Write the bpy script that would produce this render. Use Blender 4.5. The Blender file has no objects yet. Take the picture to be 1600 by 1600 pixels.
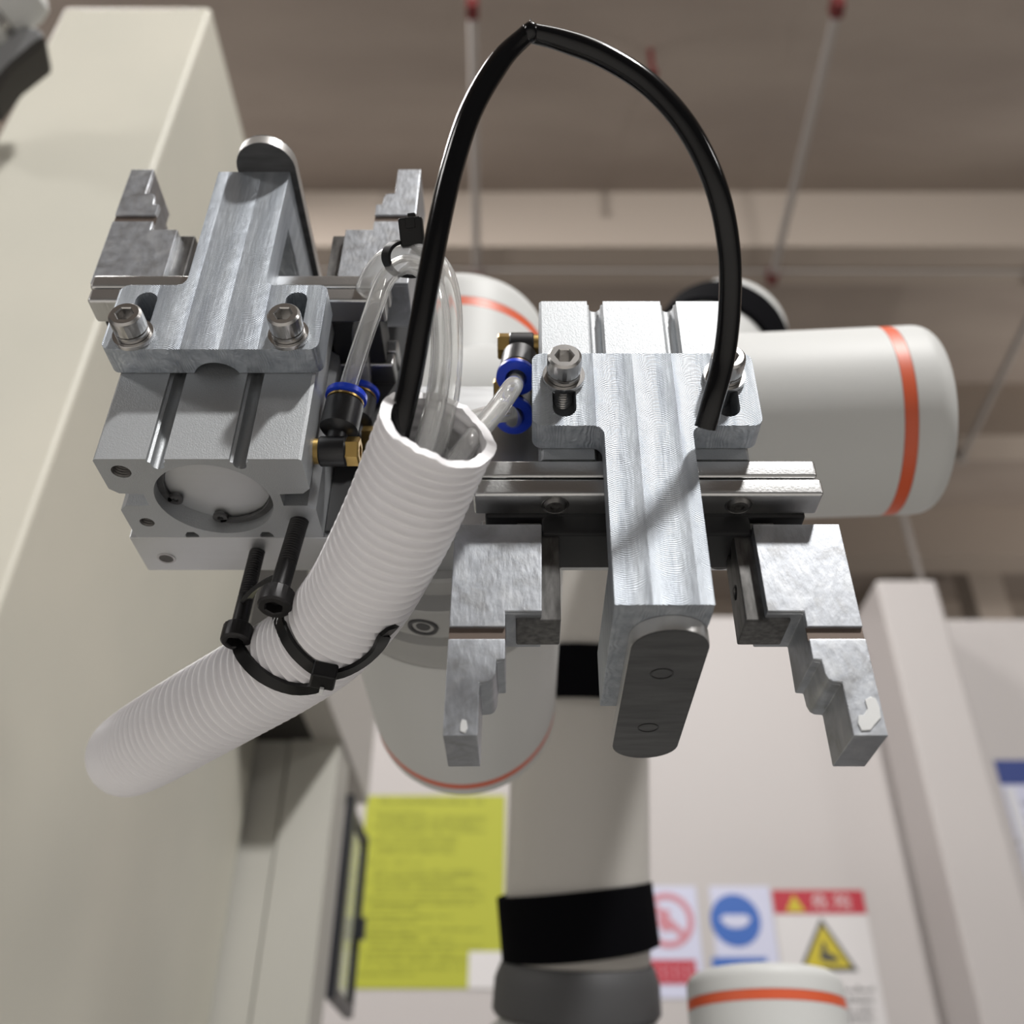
import bpy, bmesh, math, random
from mathutils import Vector, Matrix
from mathutils.geometry import tessellate_polygon
random.seed(7)
PI = math.pi
scene = bpy.context.scene
COL = scene.collection

# ------------------------------------------------------------------ camera, world, lamps, exposure
S = 0.001                       # everything below is measured in millimetres from the camera
EYE = 1.25                      # camera height above the floor in metres
PITCH = math.radians(35.4)
FPX, CX, CY = 1545.0, 820.0, 800.0

cam_data = bpy.data.cameras.new('camera')
cam = bpy.data.objects.new('camera', cam_data)
COL.objects.link(cam)
cam.location = (0, 0, EYE)
cam.rotation_euler = (PI / 2 + PITCH, 0, 0)
cam_data.sensor_width = 36.0
cam_data.lens = 36.0 * FPX / 1600.0
cam_data.shift_x = -20.0 / 1600.0
cam_data.clip_start = 0.01
cam_data.clip_end = 60
cam_data.dof.use_dof = True
cam_data.dof.focus_distance = 0.288
cam_data.dof.aperture_fstop = cam_data.lens / 3.6
scene.camera = cam

world = bpy.data.worlds.new('hall')
scene.world = world
world.use_nodes = True
bg = world.node_tree.nodes['Background']
bg.inputs[0].default_value = (0.60, 0.57, 0.55, 1)
bg.inputs[1].default_value = 0.16


def lamp(name, loc, aim, size, watts, colour=(1, 1, 1), size_y=None):
    d = bpy.data.lights.new(name, 'AREA')
    d.energy = watts
    d.color = colour
    d.shape = 'RECTANGLE' if size_y else 'SQUARE'
    d.size = size
    if size_y:
        d.size_y = size_y
    o = bpy.data.objects.new(name, d)
    COL.objects.link(o)
    o.location = (loc[0] * S, loc[1] * S, loc[2] * S + EYE)
    t = Vector((aim[0] * S, aim[1] * S, aim[2] * S + EYE))
    o.rotation_euler = (t - o.location).to_track_quat('-Z', 'Y').to_euler()
    return o


lamp('ceiling_key_or_fill', (1040, -1460, 2860), (-20, 240, 200), 0.2, 112, (1.0, 0.985, 0.96))
lamp('ceiling_key_or_fill', (-4400, -2300, 2860), (-4000, -2100, 0), 1.0, 84, (1.0, 0.98, 0.96))  # unseen fill added far left to brighten front and left-facing surfaces
lamp('ceiling_key_or_fill', (4600, -2300, 2860), (4200, -2100, 0), 1.0, 55, (1.0, 0.98, 0.96))  # unseen fill added far right to lift the pale surfaces
lamp('ceiling_key_or_fill', (500, -600, 2860), (500, -600, 0), 0.7, 12, (1.0, 0.98, 0.96))  # unseen overhead fill added for bounce off the floor
lamp('ceiling_key_or_fill', (-1300, 1000, 2860), (-1000, 1100, 0), 0.8, 75, (1.0, 0.97, 0.95))  # unseen fill added to light the left side of the cabinet pillar
# unseen fill lights added far to either side to brighten the ceiling
lamp('ceiling_fill', (-3000, 2700, 1500), (-2600, 2800, 3000), 0.8, 26, (1.0, 0.95, 0.90))
lamp('ceiling_fill', (3600, 2900, 1500), (3200, 3000, 3000), 0.8, 26, (1.0, 0.95, 0.90))

scene.view_settings.view_transform = 'Standard'
scene.view_settings.look = 'None'
scene.view_settings.gamma = 1.0
scene.view_settings.exposure = 0.06
scene.view_settings.use_curve_mapping = False

# ------------------------------------------------------------------ measuring: photo point + one known coordinate -> place in mm
_F = Vector((0, math.cos(PITCH), math.sin(PITCH)))
_U = Vector((0, -math.sin(PITCH), math.cos(PITCH)))


def at(u, v, X=None, Y=None, Z=None, d=None):
    r = _F + _U * ((CY - v) / FPX) + Vector((1, 0, 0)) * ((u - CX) / FPX)
    if d is not None:
        return r * d
    if Y is not None:
        return r * (Y / r.y)
    if Z is not None:
        return r * (Z / r.z)
    return r * (X / r.x)


# ------------------------------------------------------------------ materials
MATS = {}


def mat(name, col, rough=0.5, metal=0.0, **kw):
    m = bpy.data.materials.new(name)
    m.use_nodes = True
    nt = m.node_tree
    b = nt.nodes['Principled BSDF']
    b.inputs['Base Color'].default_value = (*col, 1)
    b.inputs['Roughness'].default_value = rough
    b.inputs['Metallic'].default_value = metal
    for k, val in kw.items():
        b.inputs[k.replace('_', ' ')].default_value = val
    MATS[name] = m
    return m


def nodes(m):
    return m.node_tree, m.node_tree.nodes['Principled BSDF']


def coord(nt, scale=(1, 1, 1), rot=(0, 0, 0), space='Object'):
    tc = nt.nodes.new('ShaderNodeTexCoord')
    mp = nt.nodes.new('ShaderNodeMapping')
    mp.inputs['Scale'].default_value = scale
    mp.inputs['Rotation'].default_value = rot
    nt.links.new(tc.outputs[space], mp.inputs[0])
    return mp.outputs[0]


def noise(nt, vec, scale, detail=3, rough=0.5, dist=0.0):
    n = nt.nodes.new('ShaderNodeTexNoise')
    n.inputs['Scale'].default_value = scale
    n.inputs['Detail'].default_value = detail
    n.inputs['Roughness'].default_value = rough
    n.inputs['Distortion'].default_value = dist
    nt.links.new(vec, n.inputs['Vector'])
    return n.outputs['Fac']


def ramp(nt, fac, stops):
    r = nt.nodes.new('ShaderNodeValToRGB')
    e = r.color_ramp.elements
    while len(e) < len(stops):
        e.new(0.5)
    for i, (p, c) in enumerate(stops):
        e[i].position = p
        e[i].color = (*c, 1) if len(c) == 3 else c
    nt.links.new(fac, r.inputs[0])
    return r.outputs[0]


def bump(nt, b, height, strength, dist=0.001, normal=None):
    n = nt.nodes.new('ShaderNodeBump')
    n.inputs['Strength'].default_value = strength
    n.inputs['Distance'].default_value = dist
    nt.links.new(height, n.inputs['Height'])
    if normal is not None:
        nt.links.new(normal, n.inputs['Normal'])
    nt.links.new(n.outputs[0], b.inputs['Normal'])
    return n.outputs[0]


def mrange(nt, fac, lo, hi):
    r = nt.nodes.new('ShaderNodeMapRange')
    r.inputs['To Min'].default_value = lo
    r.inputs['To Max'].default_value = hi
    nt.links.new(fac, r.inputs['Value'])
    return r.outputs[0]


# milled aluminium of the brackets: arcs left by the cutter in lanes along the stem
m = mat('milled_aluminium', (0.74, 0.75, 0.77), 0.36, 1.0)
nt, b = nodes(m)
v1 = coord(nt, (1, 1, 1))
sep = nt.nodes.new('ShaderNodeSeparateXYZ')
nt.links.new(v1, sep.inputs[0])


def mth(op, a, b_=None):
    n_ = nt.nodes.new('ShaderNodeMath')
    n_.operation = op
    for i_, q_ in enumerate((a, b_)):
        if q_ is None:
            continue
        if isinstance(q_, (int, float)):
            n_.inputs[i_].default_value = q_
        else:
            nt.links.new(q_, n_.inputs[i_])
    return n_.outputs[0]


lane = mth('PINGPONG', mth('ADD', sep.outputs[0], 0.0029), 0.0058)
bow = mth('MULTIPLY', mth('MULTIPLY', lane, lane), 85.0)
wob = mth('MULTIPLY', noise(nt, v1, 160, 2), 0.0016)
phase = mth('MULTIPLY', mth('ADD', mth('ADD', sep.outputs[2], bow), wob), 2 * PI / 0.00062)
arcs = mth('SINE', phase)
fine = noise(nt, coord(nt, (1, 1, 0.12)), 900, 3)
hgt = mth('ADD', mth('MULTIPLY', arcs, 0.35), fine)
bump(nt, b, hgt, 0.45, 0.0005)
nt.links.new(mrange(nt, noise(nt, coord(nt, (1, 1, 0.25)), 140, 4), 0.50, 0.66), b.inputs['Roughness'])
nt.links.new(ramp(nt, noise(nt, coord(nt, (1.0, 1, 0.1)), 260, 3), [(0.3, (0.37, 0.40, 0.445)), (0.7, (0.54, 0.575, 0.615))]), b.inputs['Base Color'])

# worn aluminium of the jaws: stains, scratches
m = mat('worn_aluminium', (0.7, 0.71, 0.73), 0.4, 1.0)
nt, b = nodes(m)
nt.links.new(ramp(nt, noise(nt, coord(nt), 90, 7, 0.6, 0.9), [(0.30, (0.36, 0.365, 0.375)), (0.5, (0.46, 0.48, 0.515)), (0.72, (0.57, 0.585, 0.605))]), b.inputs['Base Color'])
nt.links.new(mrange(nt, noise(nt, coord(nt), 300, 5), 0.36, 0.56), b.inputs['Roughness'])
bump(nt, b, noise(nt, coord(nt, (1, 1, 0.4)), 700, 5), 0.22, 0.0005)

# anodised body: fine bead-blasted grain
m = mat('anodised_aluminium', (0.46, 0.475, 0.49), 0.6, 1.0)
nt, b = nodes(m)
bump(nt, b, noise(nt, coord(nt), 2600, 2), 0.35, 0.0003)
nt.links.new(mrange(nt, noise(nt, coord(nt), 1800, 2), 0.54, 0.68), b.inputs['Roughness'])

m = mat('ground_steel', (0.55, 0.55, 0.55), 0.3, 1.0)
nt, b = nodes(m)
bump(nt, b, noise(nt, coord(nt, (1, 0.05, 1)), 1500, 3), 0.15, 0.0003)
m = mat('plate_aluminium', (0.62, 0.63, 0.64), 0.45, 0.95)
nt, b = nodes(m)
nt.links.new(mrange(nt, noise(nt, coord(nt, (0.1, 1, 1)), 400, 3), 0.35, 0.55), b.inputs['Roughness'])
m = mat('dark_steel', (0.13, 0.125, 0.12), 0.42, 0.9)
nt, b = nodes(m)
nt.links.new(ramp(nt, noise(nt, coord(nt, (1, 1, 0.3)), 500, 4), [(0.35, (0.10, 0.098, 0.095)), (0.75, (0.22, 0.215, 0.21))]), b.inputs['Base Color'])
mat('black_polymer', (0.012, 0.012, 0.013), 0.5)
m = mat('pad_steel', (0.075, 0.075, 0.078), 0.5, 0.6)
nt, b = nodes(m)
nt.links.new(ramp(nt, noise(nt, coord(nt, (0.2, 1, 1)), 300, 4), [(0.3, (0.06, 0.06, 0.062)), (0.75, (0.11, 0.11, 0.112))]), b.inputs['Base Color'])
mat('bright_rim', (0.60, 0.59, 0.575), 0.36, 0.75)
mat('stainless', (0.50, 0.49, 0.48), 0.27, 1.0)
mat('socket_dark', (0.10, 0.095, 0.09), 0.4, 0.8)
mat('black_oxide', (0.022, 0.021, 0.022), 0.42, 0.55)
mat('brass', (0.50, 0.34, 0.12), 0.32, 1.0)
mat('blue_plastic', (0.012, 0.055, 0.62), 0.32)
mat('black_plastic', (0.012, 0.012, 0.014), 0.38)
mat('black_tubing', (0.002, 0.002, 0.0025), 0.14, 0.0, Specular_IOR_Level=0.35)
mat('tie_nylon', (0.004, 0.004, 0.0045), 0.42, 0.0, Specular_IOR_Level=0.3)
m = mat('clear_tubing', (0.95, 0.95, 0.94), 0.05, 0.0, Transmission_Weight=0.80, IOR=1.22)
m = mat('white_hose', (0.86, 0.85, 0.87), 0.34)
m = mat('robot_white', (0.56, 0.565, 0.555), 0.5, 0.0, Specular_IOR_Level=0.3)
m = mat('robot_grey', (0.36, 0.36, 0.35), 0.45)
m = mat('arm_beige', (0.47, 0.45, 0.42), 0.5)
mat('orange_ring', (0.62, 0.10, 0.035), 0.45)
mat('strap_black', (0.003, 0.003, 0.004), 0.95, 0.0, Specular_IOR_Level=0.05)
mat('grey_rubber', (0.06, 0.06, 0.063), 0.6)
m = mat('cream_paint', (0.60, 0.57, 0.48), 0.5)
nt, b = nodes(m)
nt.links.new(ramp(nt, noise(nt, coord(nt), 3.0, 4), [(0.35, (0.53, 0.52, 0.455)), (0.7, (0.61, 0.585, 0.505))]), b.inputs['Base Color'])
mat('machine_dark', (0.03, 0.027, 0.024), 0.7)
mat('panel_grey_green', (0.45, 0.44, 0.40), 0.55)
mat('frame_black', (0.012, 0.013, 0.018), 0.4)
mat('window_glass', (0.75, 0.80, 0.72), 0.08, 0.0, Transmission_Weight=1.0, IOR=1.1)
m = mat('cabinet_white', (0.46, 0.43, 0.42), 0.5)
m = mat('ceiling_brown', (0.16, 0.13, 0.11), 0.8)
nt, b = nodes(m)
nt.links.new(ramp(nt, noise(nt, coord(nt, (0.35, 1.4, 1)), 2.2, 5), [(0.3, (0.27, 0.225, 0.195)), (0.72, (0.37, 0.315, 0.272))]), b.inputs['Base Color'])
m = mat('beam_brown', (0.40, 0.34, 0.29), 0.75)
mat('pipe_grey', (0.36, 0.33, 0.31), 0.6)
mat('sprinkler_red', (0.13, 0.015, 0.015), 0.6)
mat('floor_grey', (0.60, 0.585, 0.56), 0.5)
mat('added_stand_dark', (0.035, 0.035, 0.038), 0.6)  # for the added stand that the metal undersides reflect
mat('paper_yellow', (0.37, 0.385, 0.026), 0.6)
mat('print_olive', (0.20, 0.215, 0.02), 0.6)
mat('print_dark', (0.05, 0.05, 0.05), 0.6)
mat('paper_lilac', (0.55, 0.56, 0.70), 0.5)
mat('paper_white', (0.62, 0.60, 0.60), 0.5)
mat('sign_red', (0.42, 0.012, 0.03), 0.5)
mat('sign_pink', (0.52, 0.20, 0.24), 0.5)
mat('sign_blue', (0.025, 0.11, 0.42), 0.5)
mat('sign_navy', (0.012, 0.035, 0.20), 0.5)
mat('sign_yellow', (0.52, 0.42, 0.015), 0.5)
mat('sleeve_clear', (0.66, 0.66, 0.70), 0.2)
mat('solder_white', (0.72, 0.73, 0.73), 0.35)
mat('groove_brown', (0.16, 0.125, 0.105), 0.5, 0.7)
mat('fabric_grey', (0.27, 0.275, 0.285), 0.8)


# ------------------------------------------------------------------ mesh helpers (mm)
class MB:
    def __init__(self):
        self.v, self.f, self.mi = [], [], []

    def add(self, vs, fs, mi=0):
        o = len(self.v)
        self.v += [Vector(p) for p in vs]
        self.f += [[i + o for i in f] for f in fs]
        self.mi += [mi] * len(fs)
        return self

    def box(self, x0, x1, y0, y1, z0, z1):
        vs = [(x0, y0, z0), (x1, y0, z0), (x1, y1, z0), (x0, y1, z0), (x0, y0, z1), (x1, y0, z1), (x1, y1, z1), (x0, y1, z1)]
        return self.add(vs, [(0, 3, 2, 1), (4, 5, 6, 7), (0, 1, 5, 4), (1, 2, 6, 5), (2, 3, 7, 6), (3, 0, 4, 7)])

    def extrude(self, outer, holes, axis, a0, a1):
        """outline in two axes, drawn out along the third; holes go right through"""
        loops = [outer] + list(holes)
        flat = [p for l in loops for p in l]

        def P3(p, a):
            return {'x': (a, p[0], p[1]), 'y': (p[0], a, p[1]), 'z': (p[0], p[1], a)}[axis]
        n = len(flat)
        vs = [P3(p, a0) for p in flat] + [P3(p, a1) for p in flat]
        tris = tessellate_polygon([[Vector((p[0], p[1], 0)) for p in l] for l in loops])
        fs = [tuple(t) for t in tris] + [tuple(i + n for i in reversed(t)) for t in tris]
        o = 0
        for l in loops:
            k = len(l)
            for i in range(k):
                j = (i + 1) % k
                fs.append((o + i, o + j, o + j + n, o + i + n))
            o += k
        return self.add(vs, fs)

    def lathe(self, prof, origin, axis, n=32, wob=None):
        """prof: (radius, distance along the axis); closed to the axis where radius is 0"""
        ax = Vector(axis).normalized()
        q = ax.to_track_quat('Z', 'Y')
        e1, e2 = q @ Vector((1, 0, 0)), q @ Vector((0, 1, 0))
        vs, fs, rows = [], [], []
        for r, z in prof:
            c = Vector(origin) + ax * z
            if r < 1e-6:
                rows.append([len(vs)])
                vs.append(c)
            else:
                rows.append(list(range(len(vs), len(vs) + n)))
                for k in range(n):
                    a = 2 * PI * k / n
                    rr = r * (wob(k, r, z) if wob else 1)
                    vs.append(c + e1 * math.cos(a) * rr + e2 * math.sin(a) * rr)
        for a, b_ in zip(rows, rows[1:]):
            for k in range(n):
                j = (k + 1) % n
                if len(a) == 1 and len(b_) == 1:
                    continue
                if len(a) == 1:
                    fs.append((a[0], b_[j], b_[k]))
                elif len(b_) == 1:
                    fs.append((a[k], a[j], b_[0]))
                else:
                    fs.append((a[k], a[j], b_[j], b_[k]))
        return self.add(vs, fs)

    def sweep(self, pts, prof, up=None, closed=False, caps=True):
        """prof(i, t) -> closed outline of (a, b) offsets in the frame carried along pts"""
        pts = [Vector(p) for p in pts]
        n = len(pts)
        T = []
        for i in range(n):
            if closed:
                T.append((pts[(i + 1) % n] - pts[i - 1]).normalized())
            else:
                T.append((pts[min(i + 1, n - 1)] - pts[max(i - 1, 0)]).normalized())
        ref = Vector(up) if up else Vector((0, 0, 1))
        if abs(ref.normalized().dot(T[0])) > 0.95:
            ref = Vector((0, 1, 0))
        N = (ref - T[0] * ref.dot(T[0])).normalized()
        rows, vs, fs = [], [], []
        for i in range(n):
            N = (N - T[i] * N.dot(T[i])).normalized()
            B = T[i].cross(N)
            ring = prof(i, i / max(1, n - 1))
            rows.append(list(range(len(vs), len(vs) + len(ring))))
            vs += [pts[i] + N * a + B * b_ for a, b_ in ring]
        m_ = len(rows[0])
        for i in range(n if closed else n - 1):
            a, b_ = rows[i], rows[(i + 1) % n]
            for k in range(m_):
                j = (k + 1) % m_
                fs.append((a[k], a[j], b_[j], b_[k]))
        if caps and not closed:
            fs.append(tuple(reversed(rows[0])))
            fs.append(tuple(rows[-1]))
        return self.add(vs, fs)

    def tube(self, pts, r, n=20, closed=False, caps=True):
        ring = [(math.cos(2 * PI * k / n), math.sin(2 * PI * k / n)) for k in range(n)]
        rf = r if callable(r) else (lambda i, t: r)
        return self.sweep(pts, lambda i, t: [(a * rf(i, t), b_ * rf(i, t)) for a, b_ in ring], closed=closed, caps=caps)

    def mesh(self, name, bevel=0.0, seg=2, smooth=35, off=(0, 0, 0)):
        o = Vector(off)
        me = bpy.data.meshes.new(name)
        me.from_pydata([tuple((p - o) * S) for p in self.v], [], self.f)
        bm = bmesh.new()
        bm.from_mesh(me)
        bmesh.ops.remove_doubles(bm, verts=bm.verts, dist=1e-7)
        bmesh.ops.recalc_face_normals(bm, faces=bm.faces)
        if bevel:
            es = [e for e in bm.edges if len(e.link_faces) == 2 and e.calc_face_angle(0) > math.radians(28)]
            bmesh.ops.bevel(bm, geom=es, offset=bevel * S, segments=seg, profile=0.5, affect='EDGES', clamp_overlap=True)
        bm.to_mesh(me)
        bm.free()
        if smooth:
            for p in me.polygons:
                p.use_smooth = True
            me.set_sharp_from_angle(angle=math.radians(smooth))
        return me


LOC = {}


def world_loc(p):
    return (p[0] * S, p[1] * S, p[2] * S + EYE)


def tag(o, label, cat, group=None):
    o['label'] = label
    o['category'] = cat
    if group:
        o['group'] = group
    return o


def thing(name, label, cat, loc, rot=(0, 0, 0), group=None, local=False):
    """an Empty at the thing's place that parents its parts; local: parts are given in the thing's own frame"""
    o = bpy.data.objects.new(name, None)
    o.empty_display_size = 0.01
    COL.objects.link(o)
    o.location = world_loc(loc)
    o.rotation_euler = rot
    LOC[o.name] = Vector((0, 0, 0)) if local else Vector(loc)
    return tag(o, label, cat, group)


def part(name, mb, material, parent, bevel=0.0, seg=2, smooth=35, label=None, kind=None):
    off = LOC[parent.name]
    me = mb.mesh(name, bevel, seg, smooth, off) if isinstance(mb, MB) else mb
    o = bpy.data.objects.new(name, me)
    COL.objects.link(o)
    if not me.materials:
        me.materials.append(MATS[material])
    o.parent = parent
    if bevel:
        o.modifiers.new('even_normals', 'WEIGHTED_NORMAL').keep_sharp = True
    LOC[o.name] = off
    if label:
        o['label'] = label
    if kind:
        o['kind'] = kind
    return o


def single(name, mb, material, label=None, cat=None, group=None, bevel=0.0, seg=2, smooth=35, kind=None):
    xs = [p.x for p in mb.v]; ys = [p.y for p in mb.v]; zs = [p.z for p in mb.v]
    base = Vector(((min(xs) + max(xs)) / 2, (min(ys) + max(ys)) / 2, min(zs)))
    me = mb.mesh(name, bevel, seg, smooth, base)
    o = bpy.data.objects.new(name, me)
    COL.objects.link(o)
    me.materials.append(MATS[material])
    o.location = world_loc(base)
    if bevel:
        o.modifiers.new('even_normals', 'WEIGHTED_NORMAL').keep_sharp = True
    LOC[o.name] = base
    if label:
        tag(o, label, cat, group)
    if kind:
        o['kind'] = kind
    return o


def child_of_single(name, mb, material, parent, **kw):
    return part(name, mb, material, parent, **kw)


def arc(cx, cy, r, a0, a1, n=8):
    return [(cx + r * math.cos(math.radians(a0 + (a1 - a0) * i / n)), cy + r * math.sin(math.radians(a0 + (a1 - a0) * i / n))) for i in range(n + 1)]


def circle(cx, cy, r, n=32):
    return [(cx + r * math.cos(2 * PI * i / n), cy + r * math.sin(2 * PI * i / n)) for i in range(n)]


def spline(ctrl, step=1.5):
    """centripetal-like Catmull-Rom through the points, resampled evenly"""
    P_ = [Vector(p) for p in ctrl]
    P_ = [P_[0] * 2 - P_[1]] + P_ + [P_[-1] * 2 - P_[-2]]
    raw = []
    for i in range(1, len(P_) - 2):
        p0, p1, p2, p3 = P_[i - 1:i + 3]
        for k in range(24):
            t = k / 24
            raw.append(0.5 * ((2 * p1) + (p2 - p0) * t + (2 * p0 - 5 * p1 + 4 * p2 - p3) * t * t + (3 * p1 - p0 - 3 * p2 + p3) * t ** 3))
    raw.append(P_[-2])
    out, acc = [raw[0]], 0.0
    L = [0.0]
    for a, b_ in zip(raw, raw[1:]):
        L.append(L[-1] + (b_ - a).length)
    n = max(2, int(L[-1] / step))
    j = 0
    out = []
    for i in range(n + 1):
        d = L[-1] * i / n
        while j < len(L) - 2 and L[j + 1] < d:
            j += 1
        k = (d - L[j]) / max(1e-9, L[j + 1] - L[j])
        out.append(raw[j].lerp(raw[j + 1], k))
    return out


def boolean_cut(me, cutter_me):
    a = bpy.data.objects.new('tmp_a', me); b_ = bpy.data.objects.new('tmp_b', cutter_me)
    COL.objects.link(a); COL.objects.link(b_)
    md = a.modifiers.new('cut', 'BOOLEAN'); md.operation = 'DIFFERENCE'; md.object = b_; md.solver = 'EXACT'
    dg = bpy.context.evaluated_depsgraph_get()
    out = bpy.data.meshes.new_from_object(a.evaluated_get(dg))
    bpy.data.objects.remove(a); bpy.data.objects.remove(b_)
    out.materials.clear()
    for p in out.polygons:
        p.use_smooth = True
    out.set_sharp_from_angle(angle=math.radians(35))
    return out


# ------------------------------------------------------------------ the setting
CEIL = 3000.0


def structure(name, mb, material, **kw):
    return single(name, mb, material, kind='structure', **kw)


structure('floor', MB().box(-7000, 7000, -6000, 12000, -1290, -1250), 'floor_grey', smooth=0)
ceiling = structure('ceiling', MB().box(-7000, 7000, -6000, 12000, CEIL, CEIL + 60), 'ceiling_brown', smooth=0)
for i, y in enumerate((2233, 3239, 4181, 5150, 6150, 7150)):
    structure('trim_%d' % (i + 1), MB().box(-7000, 7000, y, y + 172, CEIL - 297, CEIL), 'beam_brown', smooth=0)
structure('wall_back', MB().box(-7000, 7000, 12000, 12100, -1250, CEIL), 'ceiling_brown', smooth=0)

# conduits under the ceiling
z = CEIL - 310
yl = at(800, 412, Z=z).y
single('conduit', MB().tube([(-6000, yl, z), (6000, yl + 60, z)], 5, 8), 'pipe_grey', 'thin pale conduit running crosswise under the ceiling beam', 'pipe')


def ceiling_pipe(u0, v0, u1, v1, label, r=13, red=None):
    z_ = CEIL - 330
    a, b_ = at(u0, v0, Z=z_), at(u1, v1, Z=z_)
    t = thing('ceiling_pipe', label, 'pipe', a, group='pipes under the ceiling')
    part('pipe', MB().tube([a, b_], r, 12), 'pipe_grey', t)
    for k in (0.02, 0.98):
        c = a.lerp(b_, k)
        part('hanger_clip', MB().box(c.x - 16, c.x + 16, c.y - 20, c.y + 20, z_ - 18, z_ + 30), 'sprinkler_red' if red else 'pipe_grey', t, bevel=2)
        part('hanger_rod', MB().tube([(c.x, c.y, z_ + 10), (c.x, c.y, CEIL)], 5, 8), 'pipe_grey', t)
    return t


ceiling_pipe(738, 4, 745, 440, 'pale ceiling pipe seen left of the top of the black hose loop', red=True)
ceiling_pipe(1311, 2, 1205, 440, 'pale slanting ceiling pipe with red clips at upper right', red=True)
ceiling_pipe(1640, 430, 1500, 720, 'pale ceiling pipe at the right edge beside the wrist end cap')
# a red sprinkler near the black hose
c = at(1020, 112, Z=CEIL - 120)
t = thing('sprinkler', 'small red sprinkler head under the ceiling inside the black hose loop', 'sprinkler', c)
part('drop', MB().tube([c, (c.x, c.y, CEIL)], 9, 10), 'sprinkler_red', t)
part('deflector', MB().lathe([(0, -20), (14, -20), (17, -8), (9, 0), (0, 2)], c, (0, 0, 1), 16), 'sprinkler_red', t)
# far column and drop rod on the right
p0, p1 = at(1475, 740, Y=4500), at(1590, 1060, Y=4500)
structure('trim_7', MB().box(p0.x - 40, p0.x + 130, 4500, 4680, -1250, CEIL), 'beam_brown', smooth=0)
p0 = at(1410, 800, Y=3600)
single('hanger_rod', MB().tube([(p0.x, 3600, 1200), (p0.x, 3600, CEIL)], 14, 10), 'pipe_grey', 'pale vertical hanger rod below the right wrist end cap', 'rod')

# ------------------------------------------------------------------ cream machine on the left
MX, MY = -330.0, at(330, 10, X=-330).y
MT = at(330, 10, X=-330).z
ml = at(100, 10, Y=MY).x
mach = thing('machine_tool', 'tall cream painted machine column filling the left side', 'machine', (MX - 100, 850, -1250))
SLIT = 1155
part('column', MB().box(ml, MX, MY, SLIT, -1250, MT), 'cream_paint', mach, bevel=5, seg=3)
part('slit', MB().box(MX - 40, MX - 8, SLIT, SLIT + 14, -1250, 470), 'machine_dark', mach)
px1 = at(532, 1155, Y=1165).x
seam = at(412, 1450, Y=1165).x
ptop = at(470, 1155, Y=1165).z
part('rear_panel', MB().box(MX - 6, seam - 2, SLIT + 14, 1245, -1250, ptop), 'panel_grey_green', mach, bevel=1.5)
part('rear_panel', MB().box(seam, px1, SLIT + 10, 1245, -1250, ptop), 'panel_grey_green', mach, bevel=1.5)
part('overhang', MB().box(MX - 6, px1 + 2, 1035, 1400, ptop, ptop + 260), 'machine_dark', mach, bevel=3)
part('side_strip', MB().box(px1 - 34, px1 + 4, 1030, 1400, ptop - 2, ptop + 262), 'arm_beige', mach, bevel=3)
WX = px1 + 4
y0, y1 = 1252, 1400
z0, z1 = 203, 443
fr = thing('machine_window', 'dark framed sloping window at the machine edge beside the yellow notice', 'window', (WX, 1320, z0))
part('frame_post', MB().box(WX - 5, WX + 6, y0, y0 + 22, z0, z1), 'frame_black', fr, bevel=1)
part('frame_post', MB().box(WX - 5, WX + 6, y1 - 9, y1, z0, z1 - 10), 'frame_black', fr, bevel=1)
part('frame_rail', MB().box(WX - 5, WX + 6, y0 + 22, y1 - 9, z0, z0 + 14), 'frame_black', fr, bevel=1)
part('frame_rail', MB().box(WX - 5, WX + 6, y0 + 22, y1 - 9, z1 - 24, z1 - 14), 'frame_black', fr, bevel=1)
part('pane', MB().box(WX - 1, WX + 1, y0 + 20, y1 - 8, z0 + 10, z1 - 16), 'window_glass', fr)
part('latch', MB().box(WX, WX + 14, y1 - 22, y1 - 8, z0 + 92, z0 + 118), 'frame_black', fr, bevel=1)

# grey hood with a white tank in the upper left corner
c = at(-5, 40, d=840)
hood = thing('hose_hood', 'grey sleeve with white glossy cap at the upper left corner', 'hose', c)
o_ = at(-12, 2, d=850)
ax = (Vector((1, 0, 0)) * 0.72 + _U * 0.62 + _F * 0.1).normalized()
part('cap', MB().lathe([(0, 70), (20, 69), (30, 62), (33, 52), (33, 12), (31, 10), (31, 4), (33, 2), (33, -30), (0, -30)], o_ - ax * 30, ax, 40), 'robot_white', hood)
part('collar', MB().lathe([(32.4, 0), (34.5, 0.5), (34.5, 9), (32.4, 9.5)], o_ - ax * 10, ax, 40), 'stainless', hood)
q = [at(-60, 20, d=850), at(20, 36, d=850), at(62, 42, d=850), at(70, 58, d=850), at(28, 92, d=850), at(-4, 128, d=850), at(-70, 170, d=850)]
mbh = MB()
back = [p + Vector((-15, 40, 15)) for p in q]
n = len(q)
mbh.add(q + back, [tuple(range(n)), tuple(range(2 * n - 1, n - 1, -1))] + [(i, (i + 1) % n, (i + 1) % n + n, i + n) for i in range(n)])
part('sleeve', mbh, 'fabric_grey', hood, bevel=4, seg=3)
mbh = MB()
q2 = [at(70, 52, d=848), at(72, 66, d=848), at(24, 104, d=848), at(-10, 150, d=848), at(-26, 138, d=848), at(12, 96, d=848), at(52, 62, d=848)]
back = [p + Vector((-12, 36, 12)) for p in q2]
n = len(q2)
mbh.add(q2 + back, [tuple(range(n)), tuple(range(2 * n - 1, n - 1, -1))] + [(i, (i + 1) % n, (i + 1) % n + n, i + n) for i in range(n)])
part('sleeve_hem', mbh, 'machine_dark', hood, bevel=3, seg=2)

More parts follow.
